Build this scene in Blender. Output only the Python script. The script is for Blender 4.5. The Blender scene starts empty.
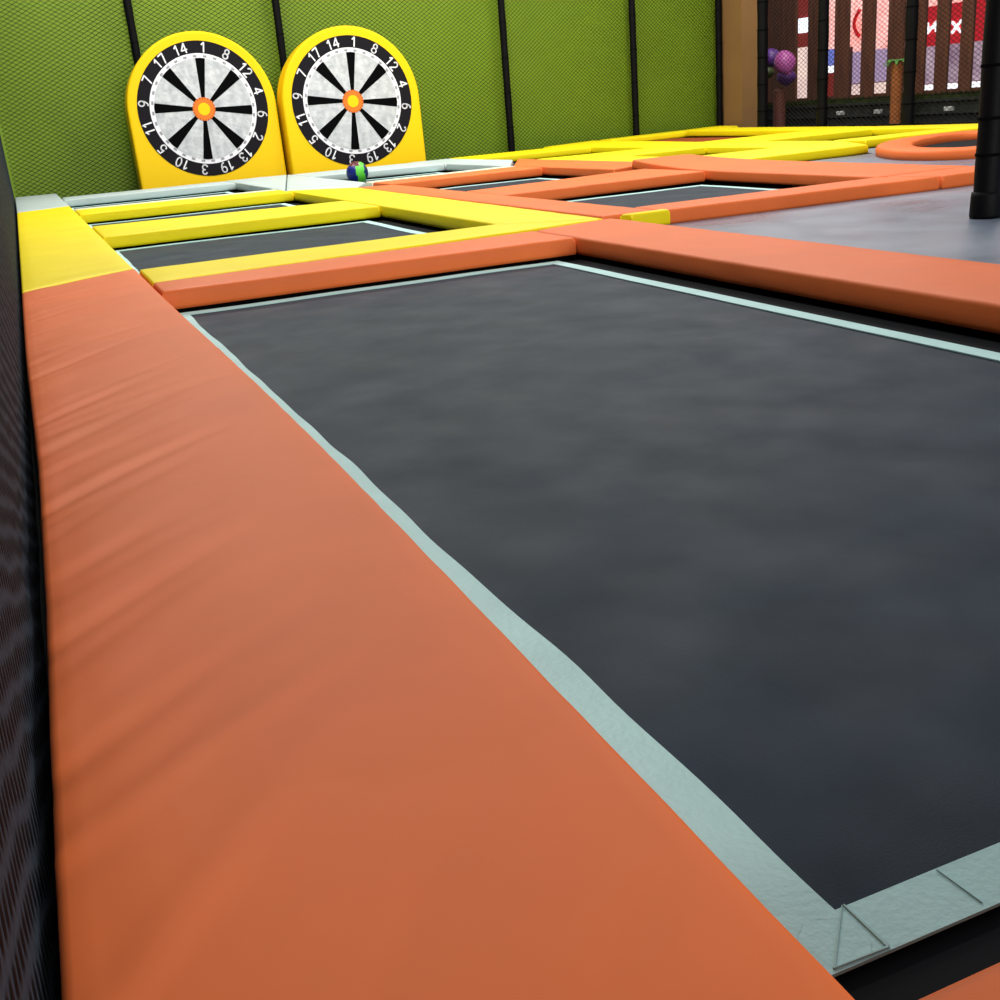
import bpy, bmesh, math, random
from mathutils import Vector, Matrix, noise
random.seed(7)
S = 0.6                      # one layout unit = 0.6 m
scn = bpy.context.scene
C = scn.collection
PI = math.pi

# ------------------------------------------------------------------ materials
def lin(c):
    return tuple(((v/255)/12.92 if v/255 <= .04045 else ((v/255+.055)/1.055)**2.4) for v in c)
def mat(name, rgb, rough=.5, spec=.5, coat=0, bump=0, bscale=60, var=0, vscale=3, metal=0, rvar=0, emit=0, rgb2=None, stretch=None, detail=4):
    m = bpy.data.materials.new(name); m.use_nodes = True
    nt = m.node_tree; b = nt.nodes['Principled BSDF']
    col = lin(rgb) + (1,)
    b.inputs['Base Color'].default_value = col
    b.inputs['Roughness'].default_value = rough
    b.inputs['Specular IOR Level'].default_value = spec
    b.inputs['Coat Weight'].default_value = coat
    b.inputs['Coat Roughness'].default_value = .35
    b.inputs['Metallic'].default_value = metal
    if emit:
        b.inputs['Emission Color'].default_value = col
        b.inputs['Emission Strength'].default_value = emit
    tc = nt.nodes.new('ShaderNodeTexCoord'); co = tc.outputs['Object']
    if stretch:
        mp = nt.nodes.new('ShaderNodeMapping'); mp.inputs['Scale'].default_value = stretch
        nt.links.new(co, mp.inputs[0]); co = mp.outputs[0]
    if var:
        n = nt.nodes.new('ShaderNodeTexNoise'); n.inputs['Scale'].default_value = vscale; n.inputs['Detail'].default_value = detail
        n.inputs['Roughness'].default_value = .6
        nt.links.new(co, n.inputs[0])
        r = nt.nodes.new('ShaderNodeValToRGB'); r.color_ramp.elements[0].position = .35; r.color_ramp.elements[1].position = .68
        c2 = lin(rgb2) if rgb2 else tuple(min(1, v*(1+var)) for v in col[:3])
        c1 = col[:3] if rgb2 else tuple(v*(1-var) for v in col[:3])
        r.color_ramp.elements[0].color = c1 + (1,); r.color_ramp.elements[1].color = tuple(c2) + (1,)
        nt.links.new(n.outputs[0], r.inputs[0]); nt.links.new(r.outputs[0], b.inputs['Base Color'])
        if emit: nt.links.new(r.outputs[0], b.inputs['Emission Color'])
    if rvar:
        n = nt.nodes.new('ShaderNodeTexNoise'); n.inputs['Scale'].default_value = vscale*1.7; n.inputs['Detail'].default_value = 5
        nt.links.new(co, n.inputs[0])
        mr = nt.nodes.new('ShaderNodeMapRange'); mr.inputs[1].default_value = .3; mr.inputs[2].default_value = .7
        mr.inputs[3].default_value = rough-rvar; mr.inputs[4].default_value = rough+rvar
        nt.links.new(n.outputs[0], mr.inputs[0]); nt.links.new(mr.outputs[0], b.inputs['Roughness'])
    if bump:
        n = nt.nodes.new('ShaderNodeTexNoise'); n.inputs['Scale'].default_value = bscale; n.inputs['Detail'].default_value = 3
        nt.links.new(co, n.inputs[0])
        bp = nt.nodes.new('ShaderNodeBump'); bp.inputs['Strength'].default_value = bump; bp.inputs['Distance'].default_value = .01
        nt.links.new(n.outputs[0], bp.inputs['Height']); nt.links.new(bp.outputs[0], b.inputs['Normal'])
    return m

M = {}
M['orange'] = mat('orange_vinyl', (230,112,54), .55, .2, bump=.08, bscale=14, var=.05, vscale=2)
M['yellow'] = mat('yellow_vinyl', (240,216,8), .55, .2, bump=.08, bscale=14, var=.04, vscale=2)
M['white'] = mat('white_vinyl', (186,200,196), .5, .25, bump=.1, bscale=14, var=.05, vscale=2)
M['cream'] = mat('cream_vinyl', (214,214,190), .5, .4)
M['bed'] = mat('trampoline_bed', (26,38,50), .62, .15, bump=.08, bscale=320, rgb2=(36,50,64), var=.1, vscale=2.6, rvar=.06, detail=7)
M['bed_surround'] = mat('bed_surround', (22,25,28), .85, .15)
M['tape'] = mat('white_webbing', (184,222,218), .6, .3, bump=.15, bscale=120, var=.06, vscale=5)
M['fold'] = mat('webbing_fold', (172,204,200), .7, .3)
M['black'] = mat('black_foam', (5,5,7), .6, .12, bump=.1, bscale=40)
M['blackmatte'] = mat('black_backing', (6,6,7), .95, .05)
M['twine'] = mat('black_twine', (16,20,10), .8, .2)
M['twine2'] = mat('black_brown_twine', (20,15,13), .8, .2)
M['subfloor'] = mat('dark_subfloor', (18,18,20), .8, .2)
M['greyvinyl'] = mat('grey_vinyl', (98,108,124), .34, .5, rgb2=(134,140,152), var=.1, vscale=.9, rvar=.12, bump=.12, bscale=5, detail=6)
M['green'] = mat('green_vinyl', (134,168,32), .5, .4, bump=.1, bscale=8, var=.05, vscale=1.5)
M['dartyellow'] = mat('dart_yellow', (244,200,2), .55, .2, bump=.06, bscale=10)
M['print_black'] = mat('print_black', (25,23,28), .7, .1)
M['wedge_black'] = mat('wedge_black', (6,6,7), .9, .05)
M['print_white'] = mat('print_white', (235,235,240), .6, .3)
M['felt'] = mat('grey_white_felt', (176,180,184), .9, .1, rgb2=(212,214,216), var=.1, vscale=9, bump=.9, bscale=22)
M['tick'] = mat('tick_grey', (150,150,156), .6, .3)
M['dartorange'] = mat('dart_orange', (236,118,30), .6, .3)
M['beige'] = mat('beige_paint', (142,106,64), .7, .3, bump=.05, bscale=30, var=.06, vscale=2)
M['wood'] = mat('brown_wood', (106,64,44), .7, .3, rgb2=(78,44,32), var=.2, vscale=4, stretch=(6,6,.6))
M['turf'] = mat('dark_turf', (50,62,22), .95, .1, rgb2=(24,34,14), var=.3, vscale=9)
M['kerb'] = mat('grey_ledge', (52,54,50), .8, .2, rgb2=(30,34,30), var=.3, vscale=6)
M['rust'] = mat('rust_red_vinyl', (150,62,26), .6, .3)

# ------------------------------------------------------------------ objects
def tag(o, label=None, cat=None, group=None, kind=None):
    if label: o['label'] = label
    if cat: o['category'] = cat
    if group: o['group'] = group
    if kind: o['kind'] = kind
    return o
def empty(name, loc, rot=(0,0,0)):
    o = bpy.data.objects.new(name, None); C.objects.link(o)
    o.location = [c*S for c in loc]; o.rotation_euler = rot; o.empty_display_size = .1
    return o
def mk(name, vs, fs, m, parent=None, origin=None, smooth=False, local=False):
    """vs in layout units (world, or local to the parent's base when local)"""
    me = bpy.data.meshes.new(name)
    if origin is None:
        if local: origin = (0,0,0)
        else:
            xs=[v[0] for v in vs]; ys=[v[1] for v in vs]; zs=[v[2] for v in vs]
            origin = ((min(xs)+max(xs))/2, (min(ys)+max(ys))/2, min(zs))
    me.from_pydata([((v[0]-origin[0])*S, (v[1]-origin[1])*S, (v[2]-origin[2])*S) for v in vs], [], fs)
    me.materials.append(m)
    if smooth:
        for p in me.polygons: p.use_smooth = True
    me.update()
    o = bpy.data.objects.new(name, me); C.objects.link(o)
    o.location = [c*S for c in origin]
    if parent:
        o.parent = parent
        if not local:
            # parent world transform is a plain translation here
            o.location = [c*S - p for c, p in zip(origin, parent.location)]
    return o
def bevel(o, w, seg=2):
    md = o.modifiers.new('bevel', 'BEVEL'); md.width = w; md.segments = seg; md.limit_method = 'ANGLE'
    md.angle_limit = math.radians(40)
    return o
def box(x0,x1,y0,y1,z0,z1):
    v=[(x0,y0,z0),(x1,y0,z0),(x1,y1,z0),(x0,y1,z0),(x0,y0,z1),(x1,y0,z1),(x1,y1,z1),(x0,y1,z1)]
    f=[(0,3,2,1),(4,5,6,7),(0,1,5,4),(1,2,6,5),(2,3,7,6),(3,0,4,7)]
    return v,f
class MB:
    def __init__(s): s.v=[]; s.f=[]
    def add(s, vf):
        n=len(s.v); s.v+=list(vf[0]); s.f+=[tuple(i+n for i in f) for f in vf[1]]; return s
def prism(a, b, r, n=4, ry=None):
    a=Vector(a); b=Vector(b); d=(b-a).normalized()
    u=d.orthogonal().normalized(); w=d.cross(u)
    vs=[]
    for p in (a,b):
        for i in range(n):
            t=2*PI*i/n
            vs.append(tuple(p+u*r*math.cos(t)+w*r*math.sin(t)))
    fs=[(i,(i+1)%n,n+(i+1)%n,n+i) for i in range(n)]+[tuple(range(n-1,-1,-1)),tuple(range(n,2*n))]
    return vs,fs
def lathe(cx, cy, prof, n=24):
    vs=[]; fs=[]
    for r,z in prof:
        for i in range(n):
            t=2*PI*i/n; vs.append((cx+r*math.cos(t),cy+r*math.sin(t),z))
    for k in range(len(prof)-1):
        for i in range(n):
            fs.append((k*n+i,k*n+(i+1)%n,(k+1)*n+(i+1)%n,(k+1)*n+i))
    fs.append(tuple(range(n-1,-1,-1))); fs.append(tuple(range((len(prof)-1)*n,len(prof)*n)))
    return vs,fs

# ------------------------------------------------------------------ padding
def stations(L, r, step):
    e=[0,.06*r,.25*r,.55*r,r]
    if L < 2.4*r: e=[0,.06*L,.2*L,.35*L]; mid=[.5*L]; return e+mid+[L-x for x in reversed(e)]
    n=max(2,int((L-2*r)/step)); mid=[r+(L-2*r)*i/n for i in range(1,n)]
    return e+mid+[L-x for x in reversed(e)]
def lerp(a,b,t): return a+(b-a)*t
def pad_mesh(cs, zs, t, r, step=.18, wr=.004, warp=None, seed=0, bulge=.008):
    A,B,Cc,D=[Vector(c) for c in cs]
    lu=((B-A).length+(Cc-D).length)/2; lv=((D-A).length+(Cc-B).length)/2
    su=stations(lu,r,step); sv=stations(lv,r,step)
    nu,nv=len(su),len(sv); vs=[]
    def P(du,dv):
        u=du/lu; v=dv/lv
        p=A.lerp(B,u).lerp(D.lerp(Cc,u),v)
        z=lerp(lerp(zs[0],zs[1],u),lerp(zs[3],zs[2],u),v)
        return p,z,u,v
    for dv in sv:
        for du in su:
            p,z,u,v=P(du,dv)
            eu=min(du,lu-du); ev=min(dv,lv-dv)
            q=math.hypot(max(0,r-eu),max(0,r-ev))
            drop=r-math.sqrt(max(0,r*r-q*q)) if q<r else r
            k=min(1,eu/.12)*min(1,ev/.12)
            z+= -drop + bulge*k + wr*k*noise.noise(Vector((p.x*3+seed*7.1,p.y*2.2,seed)))
            # gentle gathers along the long edges
            ed=math.exp(-min(eu,ev)/.07)
            z+= wr*.8*ed*noise.noise(Vector((p.x*6,p.y*6,seed*3.3)))*(0 if q>=r*.98 else 1)
            x,y=p.x,p.y
            if warp: x,y,z=warp(x,y,z,u,v,k)
            vs.append((x,y,z))
    fs=[(j*nu+i,j*nu+i+1,(j+1)*nu+i+1,(j+1)*nu+i) for j in range(nv-1) for i in range(nu-1)]
    ring=[i for i in range(nu)]+[j*nu+nu-1 for j in range(1,nv)]+[(nv-1)*nu+i for i in range(nu-2,-1,-1)]+[j*nu for j in range(nv-2,0,-1)]
    cen=(A+B+Cc+D)/4; n=len(ring)
    prev=ring
    for fr,out in ((.35,.008),(.75,.008),(1,-.004)):
        new=[]
        for idx in ring:
            x,y,z=vs[idx]
            # outward normal from neighbours in the ring
            k=ring.index(idx) if False else None
            new.append(len(vs)); vs.append((x,y,z))
        for a,(idx,nw) in enumerate(zip(ring,new)):
            p0=vs[ring[a-1]]; p1=vs[ring[(a+1)%n]]
            tx,ty=p1[0]-p0[0],p1[1]-p0[1]; L=math.hypot(tx,ty) or 1
            nx,ny=ty/L,-tx/L
            x,y,z=vs[idx]
            zt=z-(t-r)*fr
            o_=out*(.6+.8*noise.noise(Vector((x*4,y*4,seed))))
            vs[nw]=(x+nx*o_,y+ny*o_,zt)
        fs+=[(prev[(a)],new[a],new[(a+1)%n],prev[(a+1)%n]) for a in range(n)]
        prev=new
    fs.append(tuple(reversed(prev)))
    return vs,fs
npad=[0]
def pad(cs, color, label, z=(0,0,0,0), t=.13, r=.022, rail=True, name='edge_pad', warp=None, wr=.004, step=.18, bulge=.005, cat='pad', group='frame pads'):
    npad[0]+=1
    if isinstance(z,(int,float)): z=(z,)*4
    cs=[Vector(c) for c in cs]
    cen=(cs[0]+cs[1]+cs[2]+cs[3])/4
    # a hair of clearance between neighbouring covers
    cs=[c+(cen-c).normalized()*.006 for c in cs]
    vs,fs=pad_mesh(cs,z,t,r,step,wr,warp,npad[0],bulge)
    o=mk(name,vs,fs,M[color],smooth=True)
    tag(o,label,cat,group)
    if rail:
        q=[]
        for i,c in enumerate(cs):
            a,b=cs[i-1],cs[(i+1)%4]
            d1=(a-c).normalized(); d2=(b-c).normalized()
            q.append(c+d1*.045+d2*.045)
        v=[(p.x,p.y,-.199) for p in q]+[(p.x,p.y,zz-t+.012) for p,zz in zip(q,z)]
        f=[(3,2,1,0),(4,5,6,7),(0,1,5,4),(1,2,6,5),(2,3,7,6),(3,0,4,7)]
        mk('support_rail',v,f,M['blackmatte'],parent=o)
    return o

# --- long edge padding on the left (three covers end to end)
cre=[]
rr=random.Random(3)
for i in range(46):
    y0=rr.uniform(.2,8.2)
    cre.append((y0, rr.uniform(.7,1.7), rr.uniform(.018,.05)*(1 if y0>3 else 1.0), rr.uniform(.0016,.005)*(1.2 if 1<y0<4.5 else .8), rr.uniform(.5,1.3), rr.choice((-1,-1,1))))
cre.append((3.2,1.25,.022,.012,.75,-1)); cre.append((3.28,1.3,.05,.007,.8,1))
cre.append((2.25,1.1,.03,.008,.8,-1)); cre.append((1.72,1.0,.03,.009,.6,-1)); cre.append((1.5,.9,.03,.007,.8,1)); cre.append((4.35,1.4,.03,.008,.9,-1))
cre.append((5.3,1.6,.035,.008,.9,-1))
def warpL(x,y,z,u,v,k):
    x+= .044*u*math.exp(-((y-3.9)/2.9)**2) + .022*(1-u)*math.exp(-((y-3.6)/1.9)**2)+.004*(1-u)*noise.noise(Vector((0,y*.9,4)))
    X=x+.2
    for y0,s,w,a,Lc,sg in cre:
        dy=y-(y0+s*X*(1-.25*X))
        if abs(dy)<4*w:
            fade=max(0,1-X/Lc)
            z+= sg*a*math.exp(-(dy/w)**2)*fade*(1 if X>.035 else X/.035)
    z+= .006*k*noise.noise(Vector((x*1.2,y*1.3,1.7)))
    return x,y,z
def warpY(x,y,z,u,v,k):
    z+= k*.004*math.sin(y*9+1.5*noise.noise(Vector((x*2,y,0)))*3)*noise.noise(Vector((x*1.5,y*.8,3)))*1.6
    return x,y,z
pad([(-.166,-1.2),(.690,-1.2),(.696,9.55),(-.172,8.85)],'orange','long wide orange pad with diagonal creases along the black net, in the foreground',warp=warpL,step=.035,name='edge_pad')
pad([(-.172,8.87),(.69,9.57),(.645,20.55),(-.195,20.1)],'yellow','long wide yellow pad along the left net, between the orange pad and the white corner',warp=warpY,step=.1)
pad([(-.195,20.12),(.645,20.57),(.61,26.40),(-.225,26.40)],'white','pale grey white pad in the far left corner by the green wall')

# --- bay one (left column of trampolines) cross pads
pad([(.71,.0),(3.87,.0),(3.87,.775),(.71,.775)],'orange','orange pad at the bottom right corner, nearest the camera below the big trampoline')
pad([(.71,7.85),(3.86,7.85),(3.86,8.63),(.71,8.43)],'orange','orange cross pad closing the far end of the large trampoline')
pad([(.71,8.44),(4.62,8.86),(3.87,9.5),(.71,9.42)],'yellow','yellow cross pad lying directly behind the orange cross pad of the large trampoline')
pad([(.68,13.1),(3.86,13.1),(3.86,14.6),(.675,15.0)],'yellow','second yellow cross pad from the front, in the left column of trampolines')
pad([(.665,17.75),(3.86,17.75),(3.86,18.75),(.66,19.1)],'yellow','farthest yellow cross pad, in front of the left dart target')
pad([(.66,19.13),(3.86,18.78),(3.86,19.1),(.66,19.5)],'cream','thin cream strip behind the farthest yellow cross pad on the left',r=.02)
pad([(.64,22.9),(3.86,22.9),(3.86,24.1),(.64,24.1)],'white','white pad in front of the left dart target')
# --- first divider
pad([(3.87,-1.2),(4.72,-1.2),(4.71,8.86),(3.87,8.64)],'orange','long orange pad along the right side of the large trampoline',step=.12)
pad([(3.88,9.5),(4.65,8.87),(4.73,17.2),(3.88,18.3)],'yellow','long yellow divider pad running back towards the ball')
pad([(4.74,9.06),(5.28,9.06),(5.26,16.9),(4.74,17.2)],'orange','long orange divider pad beside the yellow divider pad')
pad([(3.87,18.32),(4.75,17.2),(5.2,18.3),(5.2,24.25)],'white','white divider pad between the two dart targets, left of the ball')
pad([(3.86,18.35),(5.18,24.25),(4.6,24.3),(3.86,24.2)],'white','white divider pad between the two dart targets, against the left white pad')
# --- bay two
pad([(4.95,8.92),(5.36,8.93),(5.36,9.05),(4.9,9.05)],'yellow','small yellow pad wedge at the crossing beside the grey floor',r=.02)
pad([(5.29,8.95),(8.42,8.86),(8.2,9.48),(5.29,9.5)],'orange','orange cross pad along the grey floor, in front of the second column of trampolines')
pad([(8.46,8.86),(12.0,8.95),(12.0,9.45),(8.25,9.45)],'orange','orange pad ending at the black post, right of the tufted joint')
pad([(5.28,12.6),(8.22,12.8),(8.24,14.4),(5.27,13.9)],'orange','middle orange cross pad of the second column of trampolines')
pad([(5.27,17.15),(7.96,17.3),(7.98,18.4),(5.26,18.1)],'orange','farthest orange cross pad of the second column, in front of the ball')
pad([(5.25,18.12),(7.98,18.42),(7.98,18.8),(5.25,18.5)],'cream','thin cream strip in front of the ball',r=.02)
pad([(5.22,22.3),(7.92,21.95),(7.92,24.0),(5.22,24.1)],'white','white pad in front of the right dart target')
def warpN(x,y,z,u,v,k):
    t=max(0,(v-.55)/.45)
    return x,y,z+.11*t*t*(1-.45*u)
# --- second divider
pad([(8.2,9.5),(9.42,9.47),(9.78,15.7),(8.33,14.93)],'orange','wide orange divider pad with a raised far end, beside the grey floor',warp=warpN)
pad([(8.04,14.95),(9.1,15.6),(9.1,20.9),(8.0,18.6)],'orange','orange divider pad behind the raised orange divider pad')
pad([(7.97,18.66),(8.93,20.75),(8.86,21.9),(7.94,21.9)],'white','near white block at the right end of the white pads')
pad([(7.93,21.92),(8.86,21.92),(8.86,24.2),(7.93,24.2)],'white','far white block against the green wall beside the yellow pads')
# --- yellow area
pad([(9.12,15.75),(9.9,16.3),(9.9,18.1),(9.12,18.1)],'yellow','short yellow pad between the orange divider and the small far trampoline')
pad([(9.12,18.12),(11.68,18.15),(11.68,19.9),(9.12,20.1)],'yellow','yellow cross pad in the third column, behind the raised orange pad')
pad([(8.9,22.75),(11.68,22.75),(11.68,24.6),(8.9,24.3)],'yellow','yellow pad along the green wall, right of the white pads')
pad([(11.7,16.0),(12.9,16.0),(12.9,20.4),(11.7,20.4)],'yellow','near long yellow divider pad in the far right area')
pad([(11.7,20.42),(12.9,20.42),(13.6,26.35),(11.7,25.3)],'yellow','far long yellow divider pad ending at the green wall')
pad([(13.68,25.5),(17.3,25.35),(17.4,26.3),(13.75,26.3)],'yellow','narrow yellow pad under the right end of the green wall',z=(0,.05,.06,0))
pad([(15.67,19.3),(16.56,19.3),(16.56,25.25),(15.67,25.25)],'yellow','raised yellow pad in the far corner below the beige pillar',z=(0,0,.06,.05))
pad([(12.92,18.3),(15.63,18.3),(15.63,20.4),(12.92,20.2)],'yellow','wide yellow cross pad in the far right column, before the rust red mat')
pad([(15.7,11.0),(16.55,11.0),(16.55,19.28),(15.7,19.28)],'yellow','long yellow pad under the black net fence on the right')
pad([(9.78,14.1),(12.1,14.25),(12.93,15.92),(10.0,15.95)],'yellow','yellow pad bordering the grey floor behind the round orange pad')
pad([(12.97,15.35),(15.68,15.3),(15.68,16.1),(12.97,16.2)],'yellow','yellow pad just behind the round orange pad, below the net fence')

# --- round orange pad
def ring_pad(cx,cy,rx,ry,w,ang,label):
    n=72; prof=[]; t=.13; r=.035
    for d,z in ((0,-t),(-.006,-t*.5),(0,-r),(.01,-.012),(.04,0),(w*.3,.008),(w*.6,.008),(w-.04,0),(w-.01,-.012),(w,-r),(w+.006,-t*.5),(w,-t)):
        prof.append((d,z))
    vs=[];fs=[]
    ca,sa=math.cos(ang),math.sin(ang)
    for i in range(n):
        th=2*PI*i/n
        c,s_=math.cos(th),math.sin(th)
        e=1
        ux=math.copysign(abs(c)**e,c); uy=math.copysign(abs(s_)**e,s_)
        for d,z in prof:
            x=(rx-d)*ux; y=(ry-d)*uy
            zz=z+(.006*noise.noise(Vector((x*3,y*3,5))) if z>-.03 else 0)
            vs.append((cx+x*ca-y*sa,cy+x*sa+y*ca,zz))
    m=len(prof)
    for i in range(n):
        j=(i+1)%n
        for k in range(m-1):
            fs.append((i*m+k,i*m+k+1,j*m+k+1,j*m+k))
        fs.append((i*m+m-1,i*m,j*m,j*m+m-1))
    o=mk('round_pad',vs,fs,M['orange'],smooth=True); tag(o,label,'pad','frame pads')
    return o
RC=(13.07,13.19); RR=(2.38,1.30); RA=.757
ring_pad(*RC,*RR,.52,RA,'rounded orange pad ring on the grey floor, partly behind the black post')

# ------------------------------------------------------------------ trampolines
ZB=-.16
def sheet(x0,x1,y0,y1,z,step,fn):
    nx=max(2,int((x1-x0)/step)); ny=max(2,int((y1-y0)/step))
    vs=[];fs=[]
    for j in range(ny+1):
        for i in range(nx+1):
            x=lerp(x0,x1,i/nx); y=lerp(y0,y1,j/ny); vs.append((x,y,z+fn(x,y)))
    w=nx+1
    fs=[(j*w+i,j*w+i+1,(j+1)*w+i+1,(j+1)*w+i) for j in range(ny) for i in range(nx)]
    return vs,fs
def strip(pts_in, pts_out, z, zfn):
    n=len(pts_in); vs=[(x,y,z+zfn(x,y)) for x,y in pts_out]+[(x,y,z+zfn(x,y)) for x,y in pts_in]
    vs+=[(x,y,zz-.006) for x,y,zz in vs]
    fs=[]
    for i in range(n-1):
        fs.append((i,i+1,n+i+1,n+i)); fs.append((n+i,n+i+1,3*n+i+1,3*n+i)); fs.append((i+1,i,2*n+i,2*n+i+1))
    return vs,fs
def trampoline(x0,x1,y0,y1,label,big=False,tx0=.05,tx1=.18,ty0=.16,ty1=.03,tw=.1,tape=True,z=ZB):
    """x0..y1 is the opening between the pads"""
    fn=lambda x,y:.006*noise.noise(Vector((x*1.1,y*.9,x0)))-.006*math.sin(PI*min(1,max(0,(x-x0)/(x1-x0))))*math.sin(PI*min(1,max(0,(y-y0)/(y1-y0))))
    root=empty('trampoline',((x0+x1)/2,(y0+y1)/2,-.2)); tag(root,label,'trampoline','trampolines')
    X0,X1,Y0,Y1=x0+tx0,x1-tx1,y0+ty0,y1-ty1
    # spring cover outside the webbing
    v,f=sheet(x0-.02,x1+.02,y0-.02,y1+.03,z-.012,.25 if big else .4,lambda x,y:0)
    mk('bed_skirt',v,f,M['bed_surround'],parent=root,smooth=True)
    v,f=sheet(X0+tw*.4,X1-tw*.4,Y0+tw*.4,Y1-tw*.4,z,.12 if big else .25,fn)
    mk('jumping_bed',v,f,M['bed'],parent=root,smooth=True)
    if not tape: return root
    def edge(a,b,nrm,wob,grow=0,tw=tw):
        n=max(2,int(math.dist(a,b)/.06)); pi=[];po=[]
        for i in range(n+1):
            t=i/n; x=lerp(a[0],b[0],t); y=lerp(a[1],b[1],t)
            w=wob*noise.noise(Vector((x*2.3,y*2.3,9.)))+grow*(1-t)
            po.append((x+nrm[0]*w*.5,y+nrm[1]*w*.5)); pi.append((x+nrm[0]*(tw+w),y+nrm[1]*(tw+w)))
        v,f=strip(pi,po,z+.008,fn)
        return mk('edge_webbing',v,f,M['tape'],parent=root,smooth=False)
    wb=.014 if big else .008
    edge((X0,Y0),(X0,Y1),(1,0),wb,.045 if big else 0,tw=.074 if big else .06); edge((X1,Y0),(X1,Y1),(-1,0),wb*.3)
    edge((X0,Y1),(X1,Y1),(0,-1),.004,tw=.115); edge((X0,Y0),(X1,Y0),(0,1),wb*.3)
    if big:
        # folded corner of the webbing, near left
        c=(X0,Y0)
        def bar(a,b,w):
            a=Vector(a);b=Vector(b);d=(b-a).normalized();n_=Vector((-d.y,d.x))*w
            q=[a-n_*.4,b-n_,b+n_,a+n_*.4]
            z0=z+.008+.0035
            v=[(p.x,p.y,z0+fn(p.x,p.y)) for p in q]+[(p.x,p.y,z0-.003+fn(p.x,p.y)) for p in q]
            mk('fold_crease',v,[(0,1,2,3),(7,6,5,4),(0,4,5,1),(1,5,6,2),(2,6,7,3),(3,7,4,0)],M['fold'],parent=root)
        bar((X0+.125,Y0+.1),(X0+.035,Y0+.006),.0015); bar((X0+.128,Y0+.1),(X0+.128,Y0+.005),.0028)
        bar((X0+.035,Y0+.006),(X0+.128,Y0+.004),.0016); bar((X0+.3,Y0+.096),(X0+.305,Y0+.01),.0005)
    return root
trampoline(.72,3.87,.79,7.85,'largest black trampoline bed with a pale webbing border, in the foreground',big=True,tx0=.055,tx1=.19,ty0=.175,ty1=.03)
trampoline(.70,3.87,9.42,13.1,'black trampoline framed by yellow pads, directly behind the large one')
trampoline(.68,3.87,15.0,17.75,'narrow sliver of black trampoline between the two farther yellow cross pads on the left')
trampoline(.66,3.87,19.5,22.9,'black trampoline in front of the left dart target')
trampoline(5.28,8.2,9.5,12.6,'black trampoline in an orange frame beside the grey floor')
trampoline(5.28,8.0,14.4,17.15,'black trampoline behind the middle orange cross pad')
trampoline(5.25,7.95,18.7,22.0,'black trampoline under the ball, in front of the right dart target')
trampoline(9.95,11.7,16.0,18.15,'small dark trampoline gap in the yellow pads behind the raised orange pad',tape=False)
trampoline(9.1,11.7,20.1,22.75,'dark trampoline gap beside the green wall right of the white pads',tape=False)
trampoline(12.93,15.68,16.25,18.3,'small dark trampoline gap under the net fence in the yellow pads',tape=False)
v,f=lathe(0,0,[(1,-.131),(1,-.12)],48); v=[(RC[0]+1.84*x*math.cos(RA)-.76*y*math.sin(RA),RC[1]+1.84*x*math.sin(RA)+.76*y*math.cos(RA),z) for x,y,z in v]; tag(mk('round_bed',v,f,M['bed_surround']),'dark round jumping bed inside the orange pad ring','trampoline')
v,f=box(13.6,15.6,20.5,25.4,-.198,-.11); o=mk('crash_mat',v,f,M['rust']); bevel(o,.01); tag(o,'rust red mat in the gap between far yellow pads below the beige pillar','mat')

# ------------------------------------------------------------------ floors and walls
v,f=box(-6,46,-4,46,-.4,-.2); tag(mk('floor',v,f,M['subfloor']),kind='structure')
def poly_slab(pts,z0,z1):
    n=len(pts); v=[(x,y,z0) for x,y in pts]+[(x,y,z1) for x,y in pts]
    f=[tuple(range(n-1,-1,-1)),tuple(range(n,2*n))]+[(i,(i+1)%n,n+(i+1)%n,n+i) for i in range(n)]
    return v,f
v,f=poly_slab([(4.66,-1.2),(15.65,-1.2),(15.65,15.2),(12.65,15.2),(12.1,14.15),(9.5,14.0),(9.3,9.2),(4.66,9.0)],-.199,-.131)
tag(mk('vinyl_floor_mat',v,f,M['greyvinyl']),'smooth grey blue vinyl floor covering right of the large trampoline','floor mat')
YW=26.7
v,f=box(-.4,17.55,YW,YW+.3,-.2,6); tag(mk('wall_back',v,f,M['green']),kind='structure')
def net(axis,c,a0,a1,z0,z1,cu,cz,r,m,name,label):
    mb=MB(); W=a1-a0; H=z1-z0
    def P(a,z): return (a,c,z) if axis=='y' else (c,a,z)
    for sgn in (1,-1):
        lo=int(math.floor(min(0,-H/cz)))-1; hi=int(math.ceil(W/cu+H/cz))+1
        for k in range(lo,hi):
            # line (a-a0)/cu + sgn*(z-z0)/cz = k
            pts=[]
            for zz in (z0,z1):
                a=a0+cu*(k-sgn*(zz-z0)/cz)
                if a0<=a<=a1: pts.append((a,zz))
            for aa in (a0,a1):
                zz=z0+sgn*cz*(k-(aa-a0)/cu)
                if z0<zz<z1: pts.append((aa,zz))
            if len(pts)>=2 and math.dist(pts[0],pts[1])>.02:
                mb.add(prism(P(*pts[0]),P(*pts[1]),r,3))
    o=mk(name,mb.v,mb.f,m); tag(o,label,'net'); return o
PX=[-.2,2.78,5.93,11.35,14.9,17.45]
for i,(cu,lb) in enumerate(((.185,'black diamond net on the green wall, far left panel beside the net curtain'),(.175,'black diamond net on the green wall, panel behind the left dart target'),(.15,'black diamond net on the green wall, panel behind the right dart target'),(.125,'black diamond net on the green wall, panel right of the dart targets'),(.115,'black diamond net on the green wall, last panel before the beige pillar'))):
    net('y',26.52,PX[i]+.005,PX[i+1]-.005,-.16,4.2,cu*.86,.088,.0062,M['twine'],'safety_net',lb)
net('x',16.86,11.0,23.3,-.03,4.6,.16,.095,.0055,M['twine2'],'safety_net','black diamond mesh net fence in front of the brown slats, right of the beige pillar')
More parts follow.
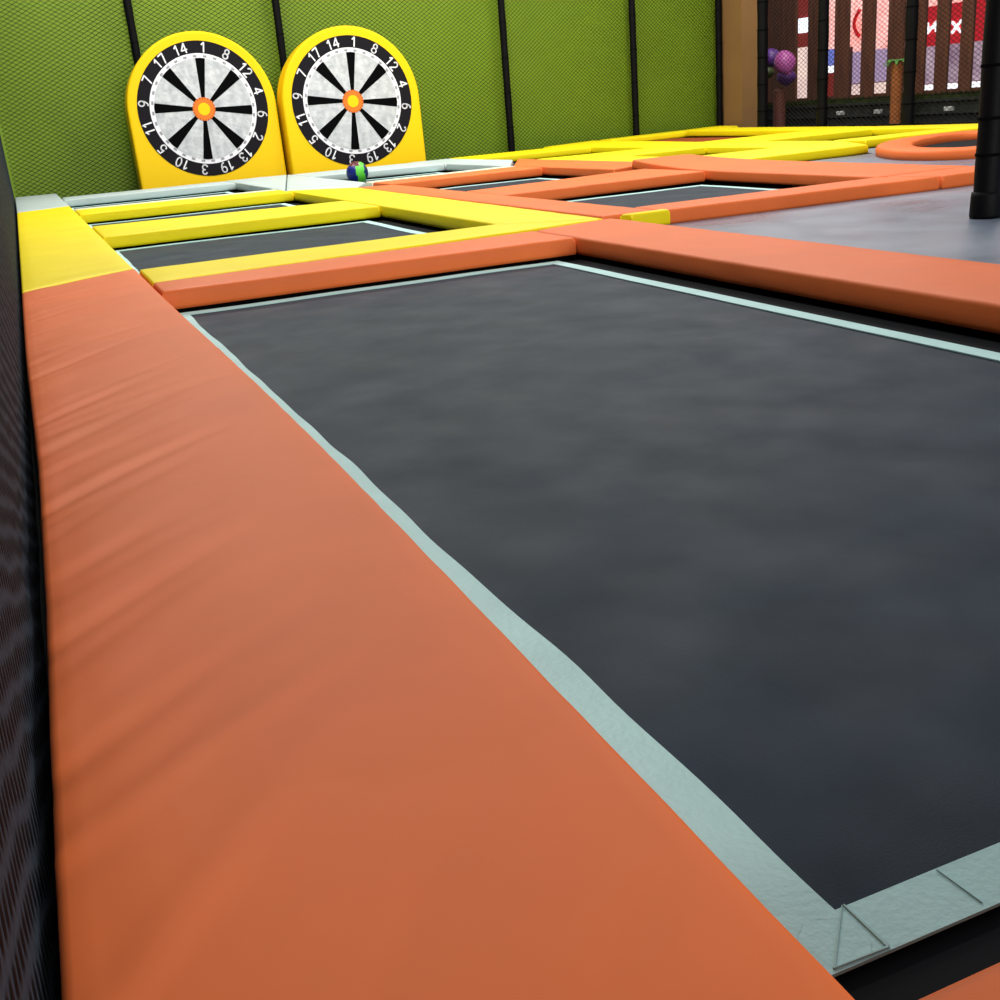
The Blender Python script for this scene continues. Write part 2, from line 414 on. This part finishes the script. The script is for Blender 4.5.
v,f=box(16.805,16.85,11.0,23.2,-.199,.02); o=mk('base_rail',v,f,M['black']); bevel(o,.01); tag(o,'black base rail under the net fence on the right','rail')

def post(x,y,z1,r,label,foot=False,ties=(),z0=-.2):
    root=empty('net_post',(x,y,z0)); tag(root,label,'post','padded net posts')
    prof=[(r*.9,z0),(r,z0+.03)]
    z=z0+.03
    while z<z1-.05:
        z+=.11
        prof.append((r*(1+.03*math.sin(z*7.3)),z))
    mk('foam_sleeve',*lathe(x,y,prof,18),M['black'],parent=root,smooth=True)
    tm=M['blackmatte']
    for zz in ties:
        mk('cable_tie',*lathe(x,y,[(r*1.0,zz-.012),(r*1.09,zz-.01),(r*1.09,zz+.01),(r*1.0,zz+.012)],18),tm,parent=root)
    if foot:
        mk('foot_sleeve',*lathe(x,y,[(r*1.2,z0),(r*1.25,z0+.03),(r*1.2,z0+.17),(r*1.15,z0+.2),(r,z0+.205)],20),M['black'],parent=root,smooth=True)
    return root
for x,l in ((2.78,'black post on the green wall, behind the left dart target'),(5.93,'black post rising between the two dart targets'),(11.35,'black post on the green wall, first to the right of the dart targets'),(14.9,'black post in the right half of the green wall, second from the pillar'),(17.45,'black post at the right end of the green wall, beside the beige pillar')):
    post(x,26.42,4.2,.085,l,ties=(.5,1.3,2.1,2.9))
for y,l in ((23.42,'black post between the beige pillar and the net fence'),(21.2,'black post in the net fence, middle one of three'),(18.5,'black post in the net fence, next to the little palm')):
    post(16.68,y,4.6,.125 if y>23 else .115,l,ties=(.4,1.,1.6,2.2,2.8,3.4))
post(6.95,6.8,3.8,.097,'thick black padded post with wrapped foot, standing on the grey floor at right',foot=True,ties=(.35,.62,1.0,1.5),z0=-.131)

v,f=box(17.56,18.12,25.55,28.2,-.2,6); o=mk('pillar',v,f,M['beige']); tag(o,'beige square pillar in the corner between green wall and net fence','pillar')

# dense black net curtain on the left
mn=bpy.data.materials.new('dense_black_mesh'); mn.use_nodes=True; nt=mn.node_tree; b=nt.nodes['Principled BSDF']
b.inputs['Roughness'].default_value=.75; b.inputs['Specular IOR Level'].default_value=.04
tc=nt.nodes.new('ShaderNodeTexCoord'); mp=nt.nodes.new('ShaderNodeMapping'); nt.links.new(tc.outputs['Object'],mp.inputs[0])
mp.inputs['Rotation'].default_value=(0.35,0,0)
wv=nt.nodes.new('ShaderNodeTexWave'); wv.bands_direction='Z'; wv.inputs['Scale'].default_value=7; wv.inputs['Distortion'].default_value=2.5; wv.inputs['Detail'].default_value=1
wv2=nt.nodes.new('ShaderNodeTexWave'); wv2.bands_direction='Y'; wv2.inputs['Scale'].default_value=12; wv2.inputs['Distortion'].default_value=1.5
nt.links.new(mp.outputs[0],wv.inputs[0]); nt.links.new(mp.outputs[0],wv2.inputs[0])
mx=nt.nodes.new('ShaderNodeMath'); mx.operation='MULTIPLY'; nt.links.new(wv.outputs['Fac'],mx.inputs[0]); nt.links.new(wv2.outputs['Fac'],mx.inputs[1])
vo=nt.nodes.new('ShaderNodeTexNoise'); vo.inputs['Scale'].default_value=90; nt.links.new(tc.outputs['Object'],vo.inputs[0])
ad=nt.nodes.new('ShaderNodeMath'); ad.operation='MULTIPLY_ADD'; nt.links.new(vo.outputs[0],ad.inputs[0]); ad.inputs[1].default_value=.5; nt.links.new(mx.outputs[0],ad.inputs[2])
cr=nt.nodes.new('ShaderNodeValToRGB'); cr.color_ramp.elements[0].position=.2; cr.color_ramp.elements[0].color=lin((58,66,76))+(1,); cr.color_ramp.elements[1].position=.75; cr.color_ramp.elements[1].color=lin((18,15,17))+(1,)
nt.links.new(ad.outputs[0],cr.inputs[0]); nt.links.new(cr.outputs[0],b.inputs['Base Color'])
bp=nt.nodes.new('ShaderNodeBump'); bp.inputs['Strength'].default_value=.6; bp.inputs['Distance'].default_value=.008; nt.links.new(ad.outputs[0],bp.inputs['Height']); nt.links.new(bp.outputs[0],b.inputs['Normal'])
vs=[];fs=[]; ny,nz=260,30
for side in (0,1):
    for j in range(ny+1):
        for k in range(nz+1):
            y=lerp(-1.2,26.4,j/ny); z=lerp(-.2,4.2,k/nz)
            vs.append((-.198+.012*math.exp(-((y-1.5)/5)**2)-.042*min(1,max(0,(y-9)/15))-.012*side+.006*noise.noise(Vector((0,y*2.2,z*2.5))),y,z))
w=nz+1; n1=(ny+1)*w
for j in range(ny):
    for k in range(nz):
        a=j*w+k; fs.append((a,a+w,a+w+1,a+1)); fs.append((n1+a,n1+a+1,n1+a+w+1,n1+a+w))
tag(mk('net_curtain',vs,fs,mn,smooth=True),'dense black mesh curtain along the left edge of the picture','net')

# ------------------------------------------------------------------ dart targets
def arch_outline(w,h,n=40):
    R=w/2; zc=h-R
    pts=[(-R,0),(R,0)]
    for i in range(n+1):
        t=PI*i/n; pts.append((R*math.cos(t),zc+R*math.sin(t)))
    return pts
def disc(r,y,cz,n=72,r0=0):
    vs=[];fs=[]
    if r0==0:
        for i in range(n):
            t=2*PI*i/n; vs.append((r*math.cos(t),y,cz+r*math.sin(t)))
        fs=[tuple(range(n))]
    else:
        for i in range(n):
            t=2*PI*i/n
            vs.append((r*math.cos(t),y,cz+r*math.sin(t))); vs.append((r0*math.cos(t),y,cz+r0*math.sin(t)))
        fs=[(2*i,2*((i+1)%n),2*((i+1)%n)+1,2*i+1) for i in range(n)]
    return vs,fs
def thick(vf,d):
    v,f=vf; n=len(v)
    from collections import Counter
    e=Counter(); od={}
    for fc in f:
        for a,b_ in zip(fc,fc[1:]+fc[:1]):
            e[frozenset((a,b_))]+=1; od[frozenset((a,b_))]=(a,b_)
    vs=list(v)+[(x,y+d,z) for x,y,z in v]
    fs=list(f)+[tuple(i+n for i in reversed(fc)) for fc in f]
    for k,c in e.items():
        if c==1:
            a,b_=od[k]; fs.append((b_,a,a+n,b_+n))
    return vs,fs
NUM=['1','8','12','4','6','2','13','19','3','10','5','11','9','7','17','14']
def arcp(cx,cy,rx,ry,a0,a1,n=10):
    return [(cx+rx*math.cos(math.radians(lerp(a0,a1,i/n))),cy+ry*math.sin(math.radians(lerp(a0,a1,i/n)))) for i in range(n+1)]
DIG={'0':[arcp(.3,.5,.26,.5,0,360,20)],
 '1':[[(.1,.74),(.34,1.0),(.34,0)]],
 '2':[arcp(.3,.72,.26,.28,165,-35,10)+[(.04,0),(.58,0)]],
 '3':[arcp(.3,.75,.24,.25,160,-80,9),arcp(.3,.26,.27,.27,95,-160,10)],
 '4':[[(.46,0),(.46,1.0),(.0,.3),(.62,.3)]],
 '5':[[(.54,1.0),(.14,1.0),(.07,.5)]+arcp(.3,.31,.27,.31,130,-160,11)],
 '6':[arcp(.3,.3,.26,.3,0,360,16),arcp(.4,.3,.36,.7,180,85,8)],
 '7':[[(.03,1.0),(.58,1.0),(.22,0)]],
 '8':[arcp(.3,.75,.22,.25,0,360,14),arcp(.3,.26,.27,.26,0,360,16)],
 '9':[arcp(.3,.7,.26,.3,0,360,16),arcp(.2,.7,.36,.7,0,-95,8)]}
def text_mesh(s,h):
    """numeral strokes as one flat raised mesh, centred, facing +Z, h high"""
    v=[];f=[]; w=.075
    wid=.6*len(s)+.18*(len(s)-1)
    for k,ch in enumerate(s):
        ox=k*.78-wid/2
        for pl in DIG[ch]:
            for (a,b_) in zip(pl,pl[1:]):
                d=Vector((b_[0]-a[0],b_[1]-a[1]))
                if d.length<1e-6: continue
                d.normalize(); n=Vector((-d.y,d.x))*w; e=d*w*.55
                q=[Vector(a)-e-n,Vector(b_)+e-n,Vector(b_)+e+n,Vector(a)-e+n]
                b0=len(v)
                v+=[((p.x+ox)*h,(p.y-.5)*h,.0025) for p in q]+[((p.x+ox)*h,(p.y-.5)*h,0) for p in q]
                f+=[(b0,b0+1,b0+2,b0+3)]+[(b0+4+i,b0+4+(i+1)%4,b0+(i+1)%4,b0+i) for i in range(4)]
    me=bpy.data.meshes.new('number'); me.from_pydata(v,[],f); me.update(); return me
def dartboard(x,y,label,lean,yaw,rotoff,H,cz,k=1):
    root=empty('dart_target',(x,y,-.19),(-lean,0,yaw)); tag(root,label,'dart target','dart targets')
    W,T=3.12,.62
    pts=arch_outline(W,H); n=len(pts)
    v=[(a,0,c) for a,c in pts]+[(a,T,c) for a,c in pts]
    f=[tuple(range(n)),tuple(range(2*n-1,n-1,-1))]+[((i+1)%n,i,n+i,n+(i+1)%n) for i in range(n)]
    o=mk('padded_body',v,f,M['dartyellow'],parent=root,local=True); bevel(o,.03,3)
    q=-.004
    mk('number_ring',*thick(disc(1.36,q*1.5,cz),.012),M['print_black'],parent=root,local=True)
    mk('white_ring',*thick(disc(1.11,q*2.2,cz,r0=.95),.004),M['print_white'],parent=root,local=True)
    mb=MB()
    for i in range(32):
        t=2*PI*(i+.5)/32+rotoff; dt=.035
        c,s_=math.cos,math.sin
        mk('scale_mark',*thick(([(r*c(a),q*3,cz+r*s_(a)) for r,a in ((1.03,t-dt),(1.075,t-dt),(1.075,t+dt),(1.03,t+dt))],[(0,1,2,3)]),.002),M['tick'],parent=root,local=True)
    mk('felt_face',*thick(disc(1.015,q*3.6,cz),.006),M['felt'],parent=root,local=True)
    for i in range(8):
        t=PI/2+i*PI/4+rotoff; hw=.10 if i%2==0 else .125
        d=(math.cos(t),math.sin(t)); nn=(-d[1],d[0])
        ps=[(d[0]*r_+nn[0]*w_,q*4.5,cz+d[1]*r_+nn[1]*w_) for r_,w_ in ((.2,-.034),(1.01,-hw),(1.02,0),(1.01,hw),(.2,.034))]
        mk('black_wedge',*thick((ps,[(0,1,2,3,4)]),.002),M['wedge_black'],parent=root,local=True)
    mb=disc(.235,q*5.4,cz); mk('orange_ring',*thick(mb,.002),M['dartorange'],parent=root,local=True)
    mb=MB()
    for i in range(24):
        t=2*PI*i/24; c,s_=math.cos,math.sin
        mb.add(thick(([(r*c(a),q*5.9,cz+r*s_(a)) for r,a in ((.205,t-.04),(.24,t-.03),(.24,t+.03),(.205,t+.04))],[(0,1,2,3)]),.001))
    mk('stitch_marks',mb.v,mb.f,M['rust'],parent=root,local=True)
    mk('bullseye',*thick(disc(.125,q*6.3,cz),.002),M['dartyellow'],parent=root,local=True)
    for i,s in enumerate(NUM):
        t=PI/2-math.radians(4)-i*2*PI/16+rotoff
        me=text_mesh(s,.19*S); me.materials.clear(); me.materials.append(M['print_white'])
        o=bpy.data.objects.new('number',me); C.objects.link(o); o.parent=root
        r=1.232; o.location=(r*math.cos(t)*S,q*3.2*S,(cz+r*math.sin(t))*S)
        o.rotation_euler=(PI/2,-(t-PI/2),0)
        o.rotation_mode='XYZ'
        o.matrix_local=Matrix.Translation(o.location)@Matrix.Rotation(-(t-PI/2),4,'Y')@Matrix.Rotation(PI/2,4,'X')
    return root
dartboard(3.84,25.2,'yellow arched foot dart target, the left one of two against the green wall',math.radians(3),0,math.radians(-5),3.19,1.64)
dartboard(7.05,25.0,'yellow arched foot dart target, the right one behind the small ball',math.radians(3),0,math.radians(-5),3.12,1.56)

# ------------------------------------------------------------------ ball
bc=(5.80,20.9,.047); br=.205
bm=bmesh.new(); bmesh.ops.create_uvsphere(bm,u_segments=48,v_segments=32,radius=br*S)
me=bpy.data.meshes.new('ball'); bm.to_mesh(me); bm.free()
cols=[mat('ball_blue',(16,34,120),.35),mat('ball_green',(96,214,60),.35),mat('ball_maroon',(92,20,34),.35),mat('ball_navy',(14,40,90),.35)]
for m_ in cols: me.materials.append(m_)
ax=Vector((.95,-.25,.25)).normalized(); rt=Vector((.93,-.36,0)); 
for p in me.polygons:
    p.use_smooth=True
    c=p.center.normalized()
    a=c.dot(Vector((.934,-.35,.05)).normalized())
    if a<.02: k=0
    elif a<.72: k=1
    else: k=3
    if c.z>.62 and a<.35: k=2
    p.material_index=k
o=bpy.data.objects.new('ball',me); C.objects.link(o); o.location=[c*S for c in bc]
tag(o,'small blue and lime green striped ball lying below the right dart target','ball')

# ------------------------------------------------------------------ beyond the fence
XS=21.0
root=empty('slatted_fence',(XS,25,-.2)); tag(root,'tall dark brown fence of wide vertical wooden slats behind the net','fence')
k=XS/20.0
edges=[(30.2,28.95),(28.88,27.25),(27.22,26.53),(26.02,25.38),(24.93,24.40),(23.90,23.44),(22.95,22.42),(22.1,21.7),(21.36,20.97),(20.60,20.24),(19.9,19.5),(19.1,18.7)]
for a,b_ in edges:
    v,f=box(XS-.04,XS+.04,b_*k,a*k,-.2,6.2); s=mk('slat',v,f,M['wood'],parent=root); bevel(s,.008)
for z in (.42,5.2):
    v,f=box(XS+.05,XS+.15,19.5,30.4,z,z+.12); mk('fence_rail',v,f,M['wood'],parent=root)
# planter ledge
root=empty('planter_ledge',(20.5,24,-.2)); tag(root,'low dark planter ledge with green top, at the foot of the brown slats','planter')
v,f=box(20.3,20.9,18,30.5,-.2,.3); mk('ledge_body',v,f,M['kerb'],parent=root)
v,f=box(20.22,20.9,18,30.5,.3,.36); mk('ledge_cap',v,f,M['kerb'],parent=root)
vs=[];fs=[]
rr=random.Random(5); mb=MB()
v,f=box(20.34,20.86,18,30.5,.34,.42); mb.add((v,f))
for i in range(2600):
    x=rr.uniform(20.34,20.86); y=rr.uniform(18,30.5); h=rr.uniform(.04,.1); dx=rr.uniform(-.03,.03); dy=rr.uniform(-.03,.03)
    mb.add(([(x-.012,y,.41),(x+.012,y,.41),(x+dx,y+dy,.42+h)],[(0,1,2)]))
mk('clipped_turf',mb.v,mb.f,M['turf'],parent=root)
v,f=box(20.2,20.3,18,30.5,.02,.07); mk('ledge_shelf',v,f,M['kerb'],parent=root)
stone=mat('white_stone',(190,190,186),.8)
for y,z,l in ((24.95,.075,'small white block on the planter ledge shelf, left of the palm'),(23.5,.075,'small white block on the planter ledge shelf, beside the palm trunk'),(21.1,.075,'small white block on the planter ledge shelf, near the right post')):
    v,f=box(20.17,20.29,y-.11,y+.11,z-.004,z+.1); o=mk('white_block',v,f,stone); bevel(o,.01); tag(o,l,'block','white blocks on the ledge')

# palm
root=empty('palm_figure',(19.6,22.17,-.2)); tag(root,'little decorative palm with orange brown trunk and small green leaves, left of the net post','palm')
prof=[]; z=-.2
while z<1.2:
    prof+= [(.12,z),(.135,z+.05)]; z+=.06
mk('trunk',*lathe(19.6,22.17,prof,14),mat('palm_trunk',(150,82,22),.8,var=.15,vscale=8),parent=root,smooth=True)
gm=mat('palm_leaf',(80,140,50),.7)
for i in range(8):
    a=2*PI*i/8; vs=[]; n=7
    for j in range(n):
        t=j/(n-1); r=.32*t; zz=1.2+.12*math.sin(t*PI*.9)-.08*t*t; w=.05*math.sin(PI*(.15+.85*t))+.004
        for s_ in (-1,1):
            vs.append((19.6+r*math.cos(a)-s_*w*math.sin(a),22.17+r*math.sin(a)+s_*w*math.cos(a),zz-abs(s_)*.01))
        vs.append((19.6+r*math.cos(a),22.17+r*math.sin(a),zz+.02))
    fs=[]
    for j in range(n-1):
        fs+= [(3*j,3*j+2,3*j+5,3*j+3),(3*j+2,3*j+1,3*j+4,3*j+5)]
    mk('leaf',vs,fs,gm,parent=root,smooth=True)

# balloons on a brown stand
def blob(x,y,z,r,sc,rot,m,name,label,cat,group=None):
    bm=bmesh.new(); bmesh.ops.create_uvsphere(bm,u_segments=32,v_segments=20,radius=r*S)
    for v_ in bm.verts:
        if v_.co.z<0: 
            t=-v_.co.z/(r*S); v_.co.x*=1-.25*t*t; v_.co.y*=1-.25*t*t
    me=bpy.data.meshes.new(name); bm.to_mesh(me); bm.free(); me.materials.append(m)
    for p in me.polygons: p.use_smooth=True
    o=bpy.data.objects.new(name,me); C.objects.link(o); o.location=(x*S,y*S,z*S); o.scale=sc; o.rotation_euler=rot
    tag(o,label,cat,group)
    kn=bpy.data.meshes.new('knot'); bm=bmesh.new(); bmesh.ops.create_cone(bm,segments=10,radius1=.035*S,radius2=.01*S,depth=.05*S,cap_ends=True); bm.to_mesh(kn); bm.free(); kn.materials.append(m)
    ko=bpy.data.objects.new('knot',kn); C.objects.link(ko); ko.parent=o; ko.location=(0,0,-(r+.015)*S)
    return o
G='balloons beside the pillar'
pu=mat('balloon_purple',(104,62,150),.35); pk=mat('balloon_pink',(196,96,176),.35); gn=mat('balloon_green',(70,84,44),.5)
blob(19.7,27.25,1.67,.27,(1,1,.9),(0.5,0,0),pu,'balloon','purple balloon nearest the pillar','balloon',G)
blob(19.45,26.3,1.50,.29,(1,.95,1.15),(-.6,0,0),pk,'balloon','pink balloon behind the net, right of the purple ones','balloon',G)
blob(19.9,26.85,1.13,.26,(1,1,.8),(0,0,0),pu,'balloon','dark purple balloon below the pink one','balloon',G)
blob(19.55,27.2,1.3,.17,(1,1,.9),(0,0,0),gn,'balloon','small dull green balloon below the purple one by the pillar','balloon',G)
v,f=lathe(19.75,26.95,[(.17,-.2),(.17,.8),(.1,.86)],16); o=mk('stand',v,f,mat('stand_red_brown',(112,62,48),.6),smooth=False); tag(o,'reddish brown round stand under the balloons','stand')

# lit shops across the mall
def em(n,c,s,**k): return mat(n,c,.6,.2,emit=s,**k)
XW=30.6
v,f=box(XW,XW+.3,15,46,-.2,9); tag(mk('wall_right',v,f,mat('mall_wall',(120,66,58),.8,var=.15,vscale=1)),kind='structure')
def shop(label,parts,y):
    root=empty('shop_front',(30.4,y,-.2)); tag(root,label,'shop','lit shops behind the slats')
    for nm,y0,y1,z0,z1,m_,d in parts:
        v,f=box(XW-.06-d,XW-.005-d*.5,y0,y1,z0,z1); mk(nm,v,f,m_,parent=root)
    return root
lilac=em('shop_window_lilac',(196,172,186),.6,rgb2=(140,112,134),var=.3,vscale=1.4)
red=em('fascia_red',(190,34,44),.55); white=em('sign_white',(245,245,250),1.1); pink=em('shop_pink',(250,196,190),.95,rgb2=(236,150,140),var=.2,vscale=1.2)
redd=em('shop_dull_red',(150,50,44),.35); blue=em('shop_blue',(110,120,200),.7); warm=em('shop_warm_white',(240,210,196),.9,rgb2=(200,170,170),var=.2,vscale=2)
dark=mat('shop_dark',(40,30,50),.6); purple=em('shop_purple',(176,150,184),.6)
shop('red fronted shop seen through the slats on the right, with white sign letters',[
 ('display_window',26.4,33.8,.55,1.8,lilac,.02),('window_base',26.4,33.8,.16,.52,white,.02),('fascia',26.4,33.8,1.8,3.1,red,.05),('upper_panel',26.4,33.8,3.1,5.5,pink,.03)],30)
shop('pale pink lit shop seen through the middle slats',[
 ('display_window',33.9,37.0,1.9,6,pink,.02),('lower_window',33.9,37.0,.75,1.9,purple,.02),('window_base',33.9,37.0,.15,.72,warm,.03)],35.5)
shop('shop seen through the slats on the left, with a white light box',[
 ('display_window',38.64,41,.15,2.3,warm,.02),('fascia',38.64,43,2.3,6,redd,.03),('light_box',39.0,40.3,2.85,3.4,em('light_box',(225,240,255),1.6),.1),
 ('blue_panel',37.4,38.62,1.5,2.1,blue,.02),('white_panel',37.4,38.62,1.22,1.48,white,.02),('red_panel',37.4,38.62,.2,1.2,redd,.02),('pink_panel',37.05,38.62,2.1,6,pink,.02)],39)
# sign strokes on the red fascia
def strokes(name,segs,m_,label,cat,x=30.42,r=.05,grp=None):
    mb=MB()
    for (a,b_) in segs: mb.add(prism((x,a[0],a[1]),(x,b_[0],b_[1]),r,6))
    o=mk(name,mb.v,mb.f,m_); tag(o,label,cat,grp); return o
strokes('sign_letter',[((32.95,2.24),(32.53,2.58)),((32.95,2.58),(32.95,2.24)),((32.53,2.58),(32.53,2.24)),((32.95,2.4),(32.53,2.4))],white,'white sign letter on the red shop front, the left one','sign letter',grp='sign letters on the red shop')
strokes('sign_letter',[((31.8,2.14),(31.35,2.52)),((31.8,2.5),(31.35,2.14))],white,'white crossed sign letter on the red shop front, the right one','sign letter',grp='sign letters on the red shop')
arc=[(36.2-.25*math.sin(t),2.9+.5*math.cos(t)*1.0) for t in [i*PI/10*.9 for i in range(11)]]
strokes('curved_sign',[((36.55+(.3*math.sin(PI*i/8)),3.35-i*.115),(36.55+(.3*math.sin(PI*(i+1)/8)),3.35-(i+1)*.115)) for i in range(8)],em('curved_red',(190,30,36),.5),'red curved shape on the pale shop seen between the slats','sign',r=.07)

# ------------------------------------------------------------------ light
def area(x,y,z,sx,sy,e,col=(1,1,1),rot=(0,0,0)):
    l=bpy.data.lights.new('ceiling_or_fill_light','AREA'); l.shape='RECTANGLE'; l.size=sx*S; l.size_y=sy*S; l.energy=e; l.color=col
    o=bpy.data.objects.new('ceiling_or_fill_light',l); C.objects.link(o); o.location=(x*S,y*S,z*S); o.rotation_euler=rot; return o
for y,e in ((10,75),(16.5,115),(22.5,130)):
    for x in (2.5,9):
        area(x,y,8.2,3,1.2,e,(1,.97,.92))
# added fill light behind the camera, brightens the front faces of the pads
area(5,-14,4.2,12,4,760,(1,.97,.93),(math.radians(80),0,0))
area(14.5,14,8.2,3,1.2,90,(1,.98,.95)); area(14.5,21,8.2,3,1.2,110,(1,.98,.95))
area(19.3,24,8,3,6,70,(1,.92,.84)); area(24.5,24,8,3,6,45,(1,.9,.8))
w=bpy.data.worlds.new('World'); scn.world=w; w.use_nodes=True
w.node_tree.nodes['Background'].inputs[0].default_value=(.85,.92,1,1); w.node_tree.nodes['Background'].inputs[1].default_value=.32

# ------------------------------------------------------------------ camera
cd=bpy.data.cameras.new('camera'); cam=bpy.data.objects.new('camera',cd); C.objects.link(cam)
R=((0.9187678,-0.38677023,-0.07921181),(-0.19939264,-0.28141799,-0.93864077),(0.34074668,0.87818717,-0.33567692))
mm=Matrix.Identity(4)
for i in range(3):
    mm[i][0]=R[0][i]; mm[i][1]=-R[1][i]; mm[i][2]=-R[2][i]
mm.translation=Vector((0,0,1*S)); cam.matrix_world=mm
cd.sensor_width=36; cd.lens=39.6; cd.clip_start=.01
scn.camera=cam
scn.view_settings.view_transform='Standard'; scn.view_settings.look='None'; scn.view_settings.gamma=1
scn.view_settings.use_curve_mapping=False
scn.view_settings.exposure=0.25
